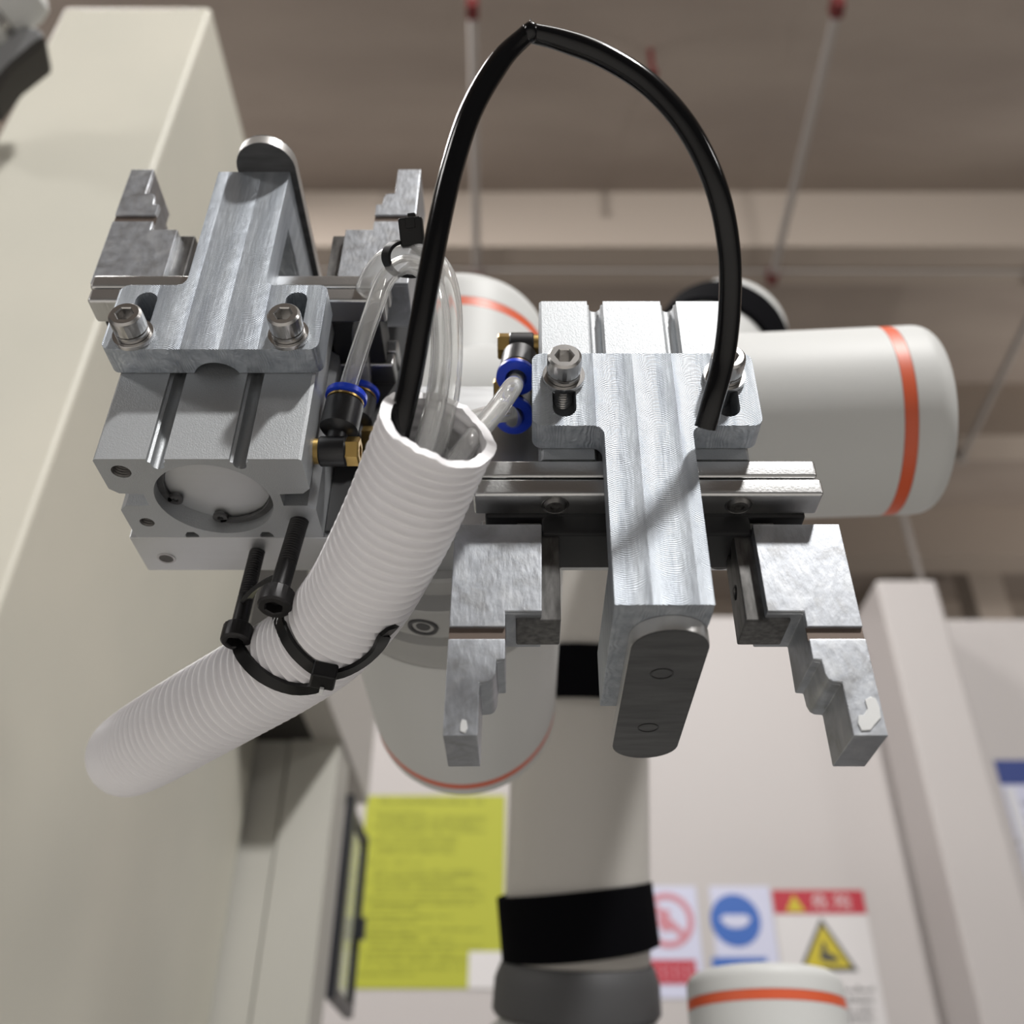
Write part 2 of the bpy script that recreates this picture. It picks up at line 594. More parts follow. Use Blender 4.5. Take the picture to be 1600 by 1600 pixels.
# ------------------------------------------------------------------ white cabinet wall with notices
WY = 2000.0
wz = at(800, 962, Y=WY).z
cy0 = 1839.0
cx0, cx1 = at(1391, 1000, Y=cy0).x, at(1489, 1000, Y=cy0).x
lx = at(520, 1240, Y=WY).x
single('control_cabinet', MB().box(-420, (cx0 + cx1) / 2 - 1, WY, WY + 300, -1250, wz), 'cabinet_white', 'wide pale cabinet front carrying the yellow notice and safety signs', 'cabinet', bevel=6, seg=3)
single('cabinet_pillar', MB().box(cx0, cx1, cy0, WY - 0.5, -1250, wz), 'cabinet_white', 'pale round-edged pillar standing out between the two cabinet fronts', 'pillar', bevel=9, seg=4)
single('control_cabinet', MB().box((cx0 + cx1) / 2 + 1, 2600, WY, WY + 300, -1250, wz - 8), 'cabinet_white', 'grey cabinet front right of the pillar with the blue headed poster', 'cabinet', bevel=6, seg=3)


def on_wall(u, v, y=WY):
    p = at(u, v, Y=y)
    return p.x, p.z


def sheet(x0, x1, z0_, z1_, y, th=1.2):
    return MB().box(x0, x1, y - th, y, z0_, z1_)


# yellow notice
x0, zt = on_wall(566, 1243); x1, zb = on_wall(786, 1545)
x0b, _ = on_wall(553, 1545)
x0 = (x0 + x0b) / 2
note = thing('notice_sheet', 'yellow printed notice sheet on the cabinet left of the robot arm', 'notice', ((x0 + x1) / 2, WY - 1, zb))
part('paper', sheet(x0, x1, zb, zt, WY), 'paper_yellow', note)
mb = MB()
H = zt - zb
Wd = x1 - x0


def glyph_row(mb, xa, xb, zc, h, y, fill=0.75, gap=0.25):
    x = xa
    while x < xb:
        w_ = h * random.uniform(0.5, 0.95)
        if random.random() < fill:
            mb.box(x, min(x + w_, xb), y - 0.5, y, zc - h / 2, zc - h * 0.12)
            if random.random() < 0.8:
                mb.box(x + w_ * random.uniform(0.1, 0.4), min(x + w_ * random.uniform(0.5, 0.9), xb), y - 0.5, y, zc, zc + h / 2)
        x += w_ + h * gap


glyph_row(mb, x0 + Wd * 0.10, x1 - Wd * 0.12, zt - H * 0.032, H * 0.026, WY - 1.25, 0.95)
part('headline', mb, 'print_olive', note, smooth=0)
mb = MB()
rows = [0.10, 0.125, 0.15, 0.175, 0.20, 0.235, 0.26, 0.29, 0.315, 0.37, 0.42, 0.445, 0.47, 0.50, 0.525, 0.56, 0.585, 0.61, 0.65, 0.675, 0.715, 0.74, 0.765, 0.80, 0.83, 0.86, 0.90, 0.93]
for k, r_ in enumerate(rows):
    xa = x0 + Wd * (0.10 if k % 3 else 0.06)
    xb = x0 + Wd * random.choice([0.42, 0.66, 0.80, 0.86])
    glyph_row(mb, xa, xb, zt - H * r_, H * 0.012, WY - 1.25, 0.85)
part('text_lines', mb, 'print_olive', note, smooth=0, kind='stuff')
xq, zq = on_wall(733, 1487); xq2, zq2 = on_wall(786, 1545)
part('white_patch', MB().box(xq, xq2, WY - 1.8, WY - 1.2, zq2, zq), 'paper_white', note)

# prohibition and mask signs
xa, zt = on_wall(1008, 1385); xb, zb = on_wall(1105, 1560)
s1 = thing('safety_sign', 'lilac sign with a red prohibition ring and red caption bar', 'sign', ((xa + xb) / 2, WY - 1, zb), group='safety signs on the cabinet')
part('board', sheet(xa, xb - 2, zb, zt, WY), 'paper_lilac', s1)
cxr, czr = on_wall(1043, 1438)
R1 = (on_wall(1084, 1438)[0] - cxr)


def ring_y(mb, cx, cz, r0, r1, y, th=0.5, n=40):
    return mb.extrude(circle(cx, cz, r1, n), [circle(cx, cz, r0, n)], 'y', y - th, y)


part('prohibition_ring', ring_y(MB(), cxr, czr, R1 * 0.76, R1, WY - 1.25), 'sign_pink', s1)
mb = MB()
dx = R1 * 0.86 * math.sqrt(0.5)
ww = R1 * 0.09
mb.extrude([(cxr - dx - ww, czr + dx - ww), (cxr - dx + ww, czr + dx + ww), (cxr + dx + ww, czr - dx + ww), (cxr + dx - ww, czr - dx - ww)], [], 'y', WY - 1.9, WY - 1.3)
part('prohibition_slash', mb, 'sign_pink', s1)
mb = MB()
mb.extrude([(cxr - R1 * .42, czr - R1 * .05), (cxr - R1 * .1, czr + R1 * .4), (cxr + R1 * .12, czr + R1 * .36), (cxr + R1 * .02, czr + R1 * .02), (cxr + R1 * .3, czr - R1 * .35), (cxr - R1 * .2, czr - R1 * .42)], [], 'y', WY - 1.7, WY - 1.25)
part('hand_symbol', mb, 'sign_pink', s1)
xc0, zc0 = on_wall(1010, 1500); xc1, zc1 = on_wall(1090, 1538)
part('caption_bar', MB().box(xc0, xc1, WY - 1.8, WY - 1.2, zc1, zc0), 'sign_red', s1)
mb = MB()
for k in range(4):
    w_ = (xc1 - xc0) / 4.6
    x_ = xc0 + w_ * 0.35 + k * w_ * 1.08
    hh = zc0 - zc1
    mb.box(x_, x_ + w_ * .18, WY - 2.3, WY - 1.8, zc1 + hh * .2, zc0 - hh * .2)
    mb.box(x_ + w_ * .3, x_ + w_ * .75, WY - 2.3, WY - 1.8, zc0 - hh * .42, zc0 - hh * .3)
    mb.box(x_ + w_ * .3, x_ + w_ * .75, WY - 2.3, WY - 1.8, zc1 + hh * .22, zc1 + hh * .34)
part('caption_marks', mb, 'sign_pink', s1, smooth=0)

xa2, xb2 = on_wall(1108, 1385)[0], on_wall(1201, 1385)[0]
s2 = thing('safety_sign', 'lilac sign with a blue mandatory disc above a blue caption bar', 'sign', ((xa2 + xb2) / 2, WY - 1, zb), group='safety signs on the cabinet')
part('board', sheet(xa2, xb2, zb, zt, WY), 'paper_lilac', s2)
cxb, czb = on_wall(1149, 1438)
R2 = on_wall(1188, 1438)[0] - cxb
part('blue_disc', MB().extrude(circle(cxb, czb, R2, 40), [], 'y', WY - 1.75, WY - 1.25), 'sign_blue', s2)
mb = MB()
mb.extrude([(cxb - R2 * .62, czb + R2 * .05), (cxb - R2 * .45, czb + R2 * .2), (cxb + R2 * .45, czb + R2 * .2), (cxb + R2 * .62, czb + R2 * .05), (cxb + R2 * .4, czb - R2 * .22), (cxb + R2 * .12, czb - R2 * .3), (cxb - R2 * .12, czb - R2 * .3), (cxb - R2 * .4, czb - R2 * .22)], [], 'y', WY - 2.3, WY - 1.75)
part('mask_symbol', mb, 'paper_lilac', s2)
xc0, zc0 = on_wall(1112, 1496); xc1, zc1 = on_wall(1200, 1515)
part('caption_bar', MB().box(xc0, xc1, WY - 1.8, WY - 1.2, zc1, zc0), 'sign_blue', s2)

# danger sign with the yellow triangle
xa, zt = on_wall(1205, 1391); xb, zb = on_wall(1347, 1391)[0], on_wall(1352, 1640)[1]
s3 = thing('danger_sign', 'white danger sign with red header and yellow hand injury triangle', 'sign', ((xa + xb) / 2, WY - 1, zb), group='safety signs on the cabinet')
part('board', sheet(xa, xb, zb, zt, WY), 'paper_white', s3)
xh, zh = on_wall(1345, 1428)
part('header', MB().box(xa, xb, WY - 1.8, WY - 1.2, zh, zt), 'sign_red', s3)
ta, tb, tz = on_wall(1228, 1424)[0], on_wall(1258, 1424)[0], on_wall(1240, 1424)[1]
hh = zt - zh
mb = MB().extrude([(ta, zh + hh * .08), (tb, zh + hh * .08), ((ta + tb) / 2, zt - hh * .2)], [], 'y', WY - 2.4, WY - 1.8)
part('header_triangle', mb, 'sign_yellow', s3)
# the two characters of the heading
cu = bpy.data.curves.new('heading', 'FONT')
cu.body = '危 险'
cu.size = 1.0
cu.extrude = 0.0
fo = bpy.data.objects.new('heading_tmp', cu)
COL.objects.link(fo)
dg = bpy.context.evaluated_depsgraph_get()
tm = bpy.data.meshes.new_from_object(fo.evaluated_get(dg))
bpy.data.objects.remove(fo)
if len(tm.vertices):
    vx = [v.co.x for v in tm.vertices]; vy = [v.co.y for v in tm.vertices]
    hx0, hx1 = on_wall(1268, 1410)[0], on_wall(1330, 1410)[0]
    mb = MB()
    sx = (hx1 - hx0) / (max(vx) - min(vx)); sz = hh * 0.62 / (max(vy) - min(vy))
    mb.add([(hx0 + (v.co.x - min(vx)) * sx, WY - 2.0, zh + hh * .2 + (v.co.y - min(vy)) * sz) for v in tm.vertices], [tuple(p.vertices) for p in tm.polygons])
    part('heading', mb, 'paper_white', s3, smooth=0)
bx0, bz0 = on_wall(1248, 1518); bx1, _ = on_wall(1345, 1520)
bxm, bzm = on_wall(1282, 1434)
bx1 = on_wall(1342, 1522)[0]
mb = MB().extrude([(bx0, bz0), (bx1, bz0), (bxm, bzm)], [], 'y', WY - 1.75, WY - 1.25)
part('triangle_border', mb, 'print_dark', s3, bevel=0)
cxm, czm = (bx0 + bx1 + bxm) / 3, (bz0 * 2 + bzm) / 3
tri = lambda k: [(cxm + (p[0] - cxm) * k, czm + (p[1] - czm) * k) for p in ((bx0, bz0), (bx1, bz0), (bxm, bzm))]
part('triangle_field', MB().extrude(tri(0.78), [], 'y', WY - 2.3, WY - 1.75), 'sign_yellow', s3)
mb = MB()
kx = (bx1 - bx0)
mb.extrude([(cxm - kx * .12, czm - kx * .10), (cxm - kx * .04, czm + kx * .18), (cxm + kx * .02, czm + kx * .16), (cxm + kx * .01, czm + kx * .02), (cxm + kx * .16, czm - kx * .05), (cxm + kx * .22, czm - kx * .13), (cxm, czm - kx * .14)], [], 'y', WY - 2.8, WY - 2.3)
part('hand_symbol', mb, 'print_dark', s3)
mb = MB()
for k, vv in enumerate((1545, 1562, 1578, 1592)):
    xx0, zz0 = on_wall(1322, vv); xx1, _ = on_wall(1365, vv)
    glyph_row(mb, xx0 - 40, min(xx1, xb - 3), zz0, 9, WY - 1.25, 0.9)
part('text_lines', mb, 'print_dark', s3, smooth=0, kind='stuff')
# plastic frame strip right of the danger sign
xa, _ = on_wall(1354, 1391); xb, _ = on_wall(1366, 1391)

# poster in a clear sleeve at the right edge
xa, zt = on_wall(1552, 1188); xb, zb = on_wall(1760, 1188)[0], on_wall(1700, 1600)[1]
ps = thing('poster', 'blue headed poster in a glossy clear sleeve at the right edge', 'poster', ((xa + xb) / 2, WY - 1, zb))
part('sheet', sheet(xa, xb, zb, zt, WY), 'paper_lilac', ps)
part('header', MB().box(xa, xb, WY - 1.8, WY - 1.2, on_wall(1552, 1226)[1], zt), 'sign_navy', ps)
mb = MB()
for vv in (1255, 1275, 1295, 1315, 1335):
    xx0, zz0 = on_wall(1588, vv)
    glyph_row(mb, xx0, xb - 5, zz0, 9, WY - 1.25, 0.9)
part('text_lines', mb, 'print_dark', ps, smooth=0, kind='stuff')
part('sleeve_edge', MB().box(xa + 4, xa + 26, WY - 5, WY - 2, zb, zt - 60), 'sleeve_clear', ps, bevel=1.2)

# ------------------------------------------------------------------ the double tool: common frame
X0, Z0 = -29.8, 209.3            # axis of the last robot joint
YC = 242.5                       # middle of the gripper bodies in depth
SPAN = 64.4                      # gripper centre to joint axis
GL = (X0 - SPAN, YC, Z0)
GR = (X0 + SPAN, YC, Z0)
FLIP = (0, PI, 0)


# ---- robot arm
rob = thing('collaborative_robot', 'white robot with orange-ringed joints holding both grippers', 'robot', (60, 800, -400))


def joint_cap(name, origin, axis, R, length, ring_at, mb_name='robot_white', dome=14, n=72):
    """joint housing drawn from origin along axis, rounded end cap, orange ring set in near the end"""
    k = ring_at
    prof = [(0, 0), (R, 0), (R, k - 3.2), (R - 0.9, k - 3.0), (R - 0.9, k + 3.0), (R, k + 3.2), (R, length - dome)]
    prof += [(R - dome + dome * math.cos(a), length - dome + dome * math.sin(a)) for a in [PI / 2 * j / 8 for j in range(1, 9)]]
    prof += [(0, length)]
    h = part(name, MB().lathe(prof, origin, axis, n), mb_name, rob, smooth=40)
    g = part('accent_ring', MB().lathe([(R - 1.2, k - 3.0), (R - 0.1, k - 2.9), (R - 0.1, k + 2.9), (R - 1.2, k + 3.0)], origin, axis, n), 'orange_ring', h, smooth=40)
    return h


# flange and last joint (axis towards the viewer)
ax_y = (0, 1, 0)
fo_ = (X0, 282.6, Z0)
fl = part('flange', MB().lathe([(0, 0), (36, 0), (37, 1), (37, 9), (43, 9.5), (44, 11), (44, 26), (41.5, 27), (41.5, 31), (44.5, 32), (44.5, 40), (45, 41), (45, 49), (0, 49)], fo_, ax_y, 72), 'robot_grey', rob)
for a in range(0, 360, 45):
    ang = math.radians(a + 263)
    d_ = Vector((math.cos(ang), 0, math.sin(ang)))
    c = Vector(fo_) + Vector((0, 19, 0)) + d_ * 43.6
    part('flange_screw', MB().lathe([(0, 0.6), (2.4, 0.6), (2.6, 0.2), (4.0, 0.2), (4.2, 1.0), (5.2, 1.0), (5.4, 0.2), (5.4, -1), (0, -1)], c, d_, 20), 'grey_rubber', fl)
joint_cap('wrist_joint', (X0, 331, Z0), ax_y, 45, 148, 124, dome=16)
# upright joint behind it
JY = 392
joint_cap('wrist_joint', (X0 - 4, JY, Z0), (0, 0, 1), 45.5, 199, 169, dome=16)
# sideways joint with its cap on the right
J4 = Vector((X0, 384, 318))
ax4 = (at(1488, 655, d=480) - Vector((X0, 392, 322))).normalized()
ax4 = Vector((1, -0.07, -0.005)).normalized()
joint_cap('wrist_joint', J4, ax4, 46, 228, 205, dome=10)

# forearm from the elbow to the sideways joint and the upper arm below
B0 = at(903, 1390, d=690)
du = Vector((0.03, -0.30, 0.95)).normalized()
el = B0 + du * 470
part('upper_arm', MB().lathe([(0, -100), (50, -100), (50, 330), (49, 350), (44, 368), (34, 380), (18, 388), (0, 390)], B0, du, 64), 'arm_beige', rob)
fa0 = at(1138, 530, d=800)
fa1 = Vector((80, 400, 330))
fd = (fa1 - fa0).normalized()
fl_len = (fa1 - fa0).length
ea = (Vector((1, 0, 0)) * 0.42 + _U * 0.52 + _F * 0.74).normalized()
ec = at(1128, 540, d=800)
part('elbow', MB().lathe([(0, -90), (50, -90), (51, -80), (51, 8), (48, 24), (40, 38), (26, 48), (10, 52), (0, 52)], ec, ea, 64), 'robot_white', rob)
part('forearm', MB().tube([ec - ea * 60, fa1], 40, 40), 'robot_white', rob)
ca = B0 + du * -79
part('collar', MB().lathe([(0, 0), (55, 0), (57, 3), (56, 22), (52.5, 31), (51, 33), (0, 33)], ca, du, 64), 'grey_rubber', rob)
base_c = B0 + du * -141
part('shoulder_joint', MB().lathe([(0, -(base_c.z + 429)), (75, -(base_c.z + 429)), (75, -30), (72, 20), (62, 50), (50, 60), (0, 60)], base_c, (0, 0, 1), 64), 'robot_white', rob)
cp = at(1183, 1556, d=640)
capb = Vector((cp.x, cp.y, cp.z - 250))
joint_cap('shoulder_joint', capb, (0.02, 0.0, 1), 50, 262, 243, dome=8)
part('shoulder_bridge', MB().tube([base_c + Vector((0, 0, -120)), capb + Vector((0, 0, 60))], 48, 40), 'robot_white', rob)


def strap(center, axis, R, width, label, tilt=0.0, n=64, thick=3.0):
    ax_ = Vector(axis).normalized()
    mb = MB()
    w2 = width / 2
    sk = lambda k, r, z: 1.0
    mb.lathe([(R, -w2), (R + thick, -w2 + 1), (R + thick, w2 - 1), (R, w2), (R, -w2)], center, ax_, n)
    o = single('hook_loop_strap', mb, 'strap_black', label, 'strap', 'black straps around the robot arm')
    return o


dt = (du + Vector((0.10, 0, 0.0))).normalized()
dt2 = (du + Vector((-0.13, 0.0, 0.02))).normalized()
strap(B0 + du * -20, dt2, 51.5, 42, 'black strap round the beige arm just above the grey collar')
strap(B0 + du * (at(905, 1062, d=700) - B0).length, du, 51.5, 38, 'black strap round the beige arm seen between jaw and stop bar')
strap(ec - ea * 18, ea, 51.6, 40, 'black strap round the elbow behind the sideways wrist joint')

# unseen dark stand added under the robot base to darken metal undersides
part('added_stand_top', MB().box(-200, 1500, 420, 1800, -470, -430), 'added_stand_dark', rob, bevel=3)
for bx_ in (-160, 1440):
    for by_ in (460, 1740):
        part('added_stand_leg', MB().box(bx_ - 30, bx_ + 30, by_ - 30, by_ + 30, -1250, -470), 'added_stand_dark', rob, bevel=2)

# ---- mounting plate shared by both grippers
mp = thing('mounting_plate', 'thick aluminium plate joining both grippers to the robot flange', 'plate', (X0, 272, Z0 - 33))
mb = MB()
outer = [(X0 - 97, Z0 - 32.7), (X0 + 97, Z0 - 32.7), (X0 + 97, Z0 + 32.7), (X0 - 97, Z0 + 32.7)]
part('plate', mb.extrude(outer, [], 'y', 262.7, 282.6), 'plate_aluminium', mp, bevel=0.6)
c = at(260, 872, Z=Z0 - 32.7)
part('thread_hole', MB().lathe([(2.3, -0.1), (2.3, 0.15), (3.0, 0.15), (3.0, -0.1)], (c.x, c.y, Z0 - 32.8), (0, 0, -1), 20), 'stainless', mp)
part('thread_core', MB().lathe([(0, 0.12), (2.3, 0.12), (2.3, 0), (0, 0)], (c.x, c.y, Z0 - 32.75), (0, 0, -1), 20), 'socket_dark', mp)
part('black_sheet', MB().box(-64, -41, 261.4, 262.6, Z0 - 31, Z0 + 33), 'black_polymer', mp, bevel=0.3)  # plain black sheet over this part of the plate front
part('black_block', MB().box(-66, -40, 264, 284, Z0 + 32.9, Z0 + 74), 'black_polymer', mp, bevel=1.5)  # plain black block on top of the plate


# ---- gripper
def body_outline():
    def slot(c):
        # one T-slot in the front face, from left to right
        return [(c - 2.6, -20.2), (c - 2.6, -18.9), (c - 1.9, -18.4), (c - 1.9, -17.4)] + \
               [(c + 1.9 * math.cos(math.radians(a)), -17.4 + 1.9 * math.sin(math.radians(a))) for a in range(160, 0, -20)] + \
               [(c + 1.9, -17.4), (c + 1.9, -18.4), (c + 2.6, -18.9), (c + 2.6, -20.2)]
    front = [(-29.2, -20.2)] + slot(-11.9) + slot(11.9) + [(29.2, -20.2)]
    right = [(30, -19.4), (30, -6.0), (27.6, -3.6), (20.5, -3.2), (20.5, 2.7), (27.8, 2.7), (30, 5.0), (30, 19.2)]
    back = [(29.2, 20), (14, 20), (14, 18.6), (13, 17), (10.8, 17), (9.8, 18.6), (9.8, 20), (-9.8, 20), (-9.8, 18.6), (-10.8, 17), (-13, 17), (-14, 18.6), (-14, 20), (-29.2, 20)]
    left = [(-x, y) for x, y in reversed(right)]
    return front + right + back + left


OUT = body_outline()
HOLES = [(-23.5, -14.3, 2.9), (-24, 11.6, 2.3), (23.7, 11.2, 3.0)]


def jaw_profile():
    """stepped jaw outline from the photo, as (distance from the gripper centre, height along the jaw)"""
    pts = [(711, 819), (846.5, 819), (846.5, 955), (789.5, 955), (789, 1030), (776, 1031), (774, 1052), (770, 1061), (763, 1065), (749.5, 1066), (746, 1150), (691.5, 1150)]
    out = []
    for u, v in pts:
        p = at(u, v, Y=230)
        out.append((GR[0] - p.x, Z0 - p.z))
    return out


JAW = jaw_profile()
gz_gr = (Z0 - at(745, 979, Y=230).z, Z0 - at(745, 998, Y=230).z)


def clip_profile(prof, lo, hi):
    """cut an outline to lo <= second coordinate <= hi"""
    def half(pl, lim, keep_less):
        out = []
        for i in range(len(pl)):
            a, b_ = pl[i], pl[(i + 1) % len(pl)]
            ia = (a[1] <= lim) if keep_less else (a[1] >= lim)
            ib = (b_[1] <= lim) if keep_less else (b_[1] >= lim)
            if ia:
                out.append(a)
            if ia != ib:
                k = (lim - a[1]) / (b_[1] - a[1])
                out.append((a[0] + (b_[0] - a[0]) * k, lim))
        return out
    return half(half(prof, lo, False), hi, True)


def hexr(k, n):
    a = (2 * PI * k / n) % (PI / 3) - PI / 6
    return math.cos(PI / 6) / math.cos(a)


def cap_screw_mesh(rh=5.0, hh=6.0, sock=2.9, depth=3.2, n=48, shank=0.0, rs=3.0, thread=0.0):
    """socket head cap screw: face of the head at z=0, head below it, axis -z, knurled side, hexagonal socket"""
    mb = MB()
    vs, fs, rows = [], [], []

    def row(r, z_, hexed=False, kn=False):
        rows.append(list(range(len(vs), len(vs) + n)))
        for k in range(n):
            a = 2 * PI * k / n
            rr = r * (hexr(k, n) if hexed else 1.0)
            if kn:
                rr *= 1.0 if k % 2 else 0.975
            vs.append(Vector((rr * math.cos(a), rr * math.sin(a), z_)))
    row(sock * 0.02, -depth)
    row(sock, -depth, True)
    row(sock, -0.35, True)
    row(sock + 0.35, 0, True)
    row(rh - 0.8, 0)
    row(rh - 0.15, -0.6)
    row(rh, -1.1, kn=True)
    row(rh, -hh + 0.4, kn=True)
    row(rh - 0.4, -hh)
    row(rs, -hh)
    if shank:
        z_ = -hh - (shank - thread)
        row(rs, z_)
        if thread:
            k = 0
            while z_ > -hh - shank:
                row(rs * 0.86, z_ - 0.35)
                row(rs * 0.86, z_ - 0.5)
                row(rs, z_ - 0.8)
                row(rs, z_ - 1.0)
                z_ -= 1.0
        row(rs * 0.05, z_)
    for a, b_ in zip(rows, rows[1:]):
        for k in range(n):
            j = (k + 1) % n
            fs.append((a[k], a[j], b_[j], b_[k]))
    return mb.add(vs, fs)


def moved(mb, M):
    out = MB()
    out.v = [M @ p for p in mb.v]
    out.f = mb.f
    out.mi = mb.mi
    return out


def make_gripper(name, label, loc, rot):
    g = thing(name, label, 'gripper', loc, rot, 'pneumatic grippers on the mounting plate', local=True)
    z0_, z1_, zb_ = -32.7, 32.8, -26.0
    mb = MB().extrude(OUT, [], 'z', zb_, z1_)
    hl = [circle(0, 0, 17.6, 56)] + [circle(x, y, r, 20) for x, y, r in HOLES]
    mb2 = MB().extrude(OUT, hl, 'z', z0_, zb_)
    mb.add(mb2.v, mb2.f)
    body = part('body', mb, 'anodised_aluminium', g, smooth=30)
    # bore with its cover and snap ring
    part('bore_cover', MB().lathe([(0, 0.8), (15.6, 0.8), (16.2, 0.2), (17.5, 0.2), (17.5, -1), (0, -1)], (0, 0, zb_ - 0.4), (0, 0, -1), 56), 'plate_aluminium', g)
    ring = [Vector((16.7 * math.cos(math.radians(a)), 16.7 * math.sin(math.radians(a)), zb_ - 2.4)) for a in range(-150, 151, 5)]
    rot_ = Matrix.Rotation(math.radians(-50), 4, 'Z')
    sn = part('snap_ring', MB().sweep([rot_ @ p for p in ring], lambda i, t: [(-0.5, -1), (0.5, -1), (0.5, 1), (-0.5, 1)]), 'pad_steel', g, smooth=20)
    for k in (0, -1):
        c = (rot_ @ ring[k]) * 0.9
        c.z = zb_ - 2.4
        part('ring_lug', MB().lathe([(1.0, -0.5), (2.3, -0.5), (2.3, 0.5), (1.0, 0.5), (1.0, -0.5)], c, (0, 0, 1), 16), 'pad_steel', sn)
    # threads in the two open holes
    for x, y, r in HOLES[:2]:
        pr = []
        for k in range(7):
            pr += [(r, -k * 0.9), (r - 0.45, -k * 0.9 - 0.45)]
        pr += [(r, -6.5), (0, -6.55)]
        part('thread', MB().lathe([(rr, -zz_) for rr, zz_ in pr], (x, y, z0_ + 0.2), (0, 0, 1), 20), 'socket_dark', g)
    # two guide rails, each of two bars
    for ya, yb in ((-20.25, -10.4), (9.6, 20.2)):
        for za, zb2, hx in ((33.0, 39.1, 48.4), (39.6, 45.4, 49.2)):
            part('rail', MB().box(-hx, hx, ya, yb, za, zb2), 'ground_steel', g, bevel=1.0, seg=3)
        for sx in (-26, 26):
            sc = part('rail_screw', MB().lathe([(0, 0.1), (1.5, 0.1), (1.5, 0.9), (2.6, 0.9), (3.0, 0.5), (3.4, 0.0), (3.8, 0.25), (4.1, -0.3), (0, -0.3)], (sx, (ya + yb) / 2, 45.5), (0, 0, 1), 28), 'dark_steel', g)
    part('rack_guard', MB().box(-30, 30, -10.6, 8.0, 33.2, 52.2), 'black_polymer', g, bevel=1.2)
    part('rack_guard', MB().box(-46, 46, -10.8, 9.4, 33.2, 46.6), 'black_polymer', g, bevel=1.0)
    # carriers and jaws
    yj = 230 - YC
    ci = [GR[0] - at(875, 900, Y=233.5).x, GR[0] - at(806, 964, Y=233.5).x]
    cb = Z0 - at(840, 964.5, Y=233.5).z + 1.1
    for s in (1, -1):
        xs = sorted([s * ci[0], s * ci[1]])
        holes_x = circle(0, 0, 1, 4)
        mb = MB()
        hy = [circle(-9 + 7.5, 66.0, 2.1, 20), circle(-9 + 7.5, 52.5, 2.1, 20)]
        outl = [(233.5 - YC, 47), (247.5 - YC, 47), (247.5 - YC, cb), (233.5 - YC, cb)]
        mb.extrude(outl, hy, 'x', xs[0], xs[1])
        part('finger', mb, 'dark_steel', g, bevel=0.5)
        prof = [(s * x, z_) for x, z_ in JAW]
        if s < 0:
            prof = prof[::-1]
        mb = MB()
        mb.extrude(prof, [], 'y', yj + 1.4, yj + 20.6)
        up_ = clip_profile(prof, 0, gz_gr[0])
        dn = clip_profile(prof, gz_gr[1], 400)
        j = part('jaw', mb, 'worn_aluminium', g, bevel=0.35)
        for pr in (up_, dn):
            part('jaw_face', MB().extrude(pr, [], 'y', yj, yj + 1.5), 'worn_aluminium', j, bevel=0.3)
        gv = clip_profile(prof, gz_gr[0] - 0.3, gz_gr[1] + 0.3)
        part('groove_floor', MB().extrude(gv, [], 'y', yj + 1.0, yj + 1.6), 'groove_brown', j)
        zs_a, zs_b = Z0 - at(780, 1031, Y=230).z, Z0 - at(780, 955, Y=230).z
    return g


gl = make_gripper('parallel_gripper', 'upright pneumatic gripper on the left, jaws pointing up', GL, (0, 0, 0))
gr = make_gripper('parallel_gripper', 'inverted pneumatic gripper on the right, stepped jaws pointing down', GR, FLIP)

# white residue on the tip of the right-hand jaw of the inverted gripper
def blob(pts, y, th, name, parent, material):
    p3 = [at(u, v, Y=y) for u, v in pts]
    lp = [Vector(((GR[0] - p.x), 0, (Z0 - p.z))) for p in p3]
    mb = MB().extrude([(p.x, p.z) for p in lp][::-1], [], 'y', y - YC - th, y - YC + 0.05)
    part(name, mb, material, parent, bevel=0.12)


blob([(1351, 1094), (1360, 1089), (1368, 1092), (1374, 1106), (1376, 1122), (1366, 1133), (1360, 1141), (1346, 1142), (1340, 1130), (1341, 1118), (1349, 1118), (1355, 1108)], 230, 0.35, 'residue', gr, 'solder_white')
blob([(722, 1124), (729, 1126), (731, 1138), (727, 1146), (719, 1143), (719, 1132)], 230, 0.25, 'residue', gr, 'solder_white')


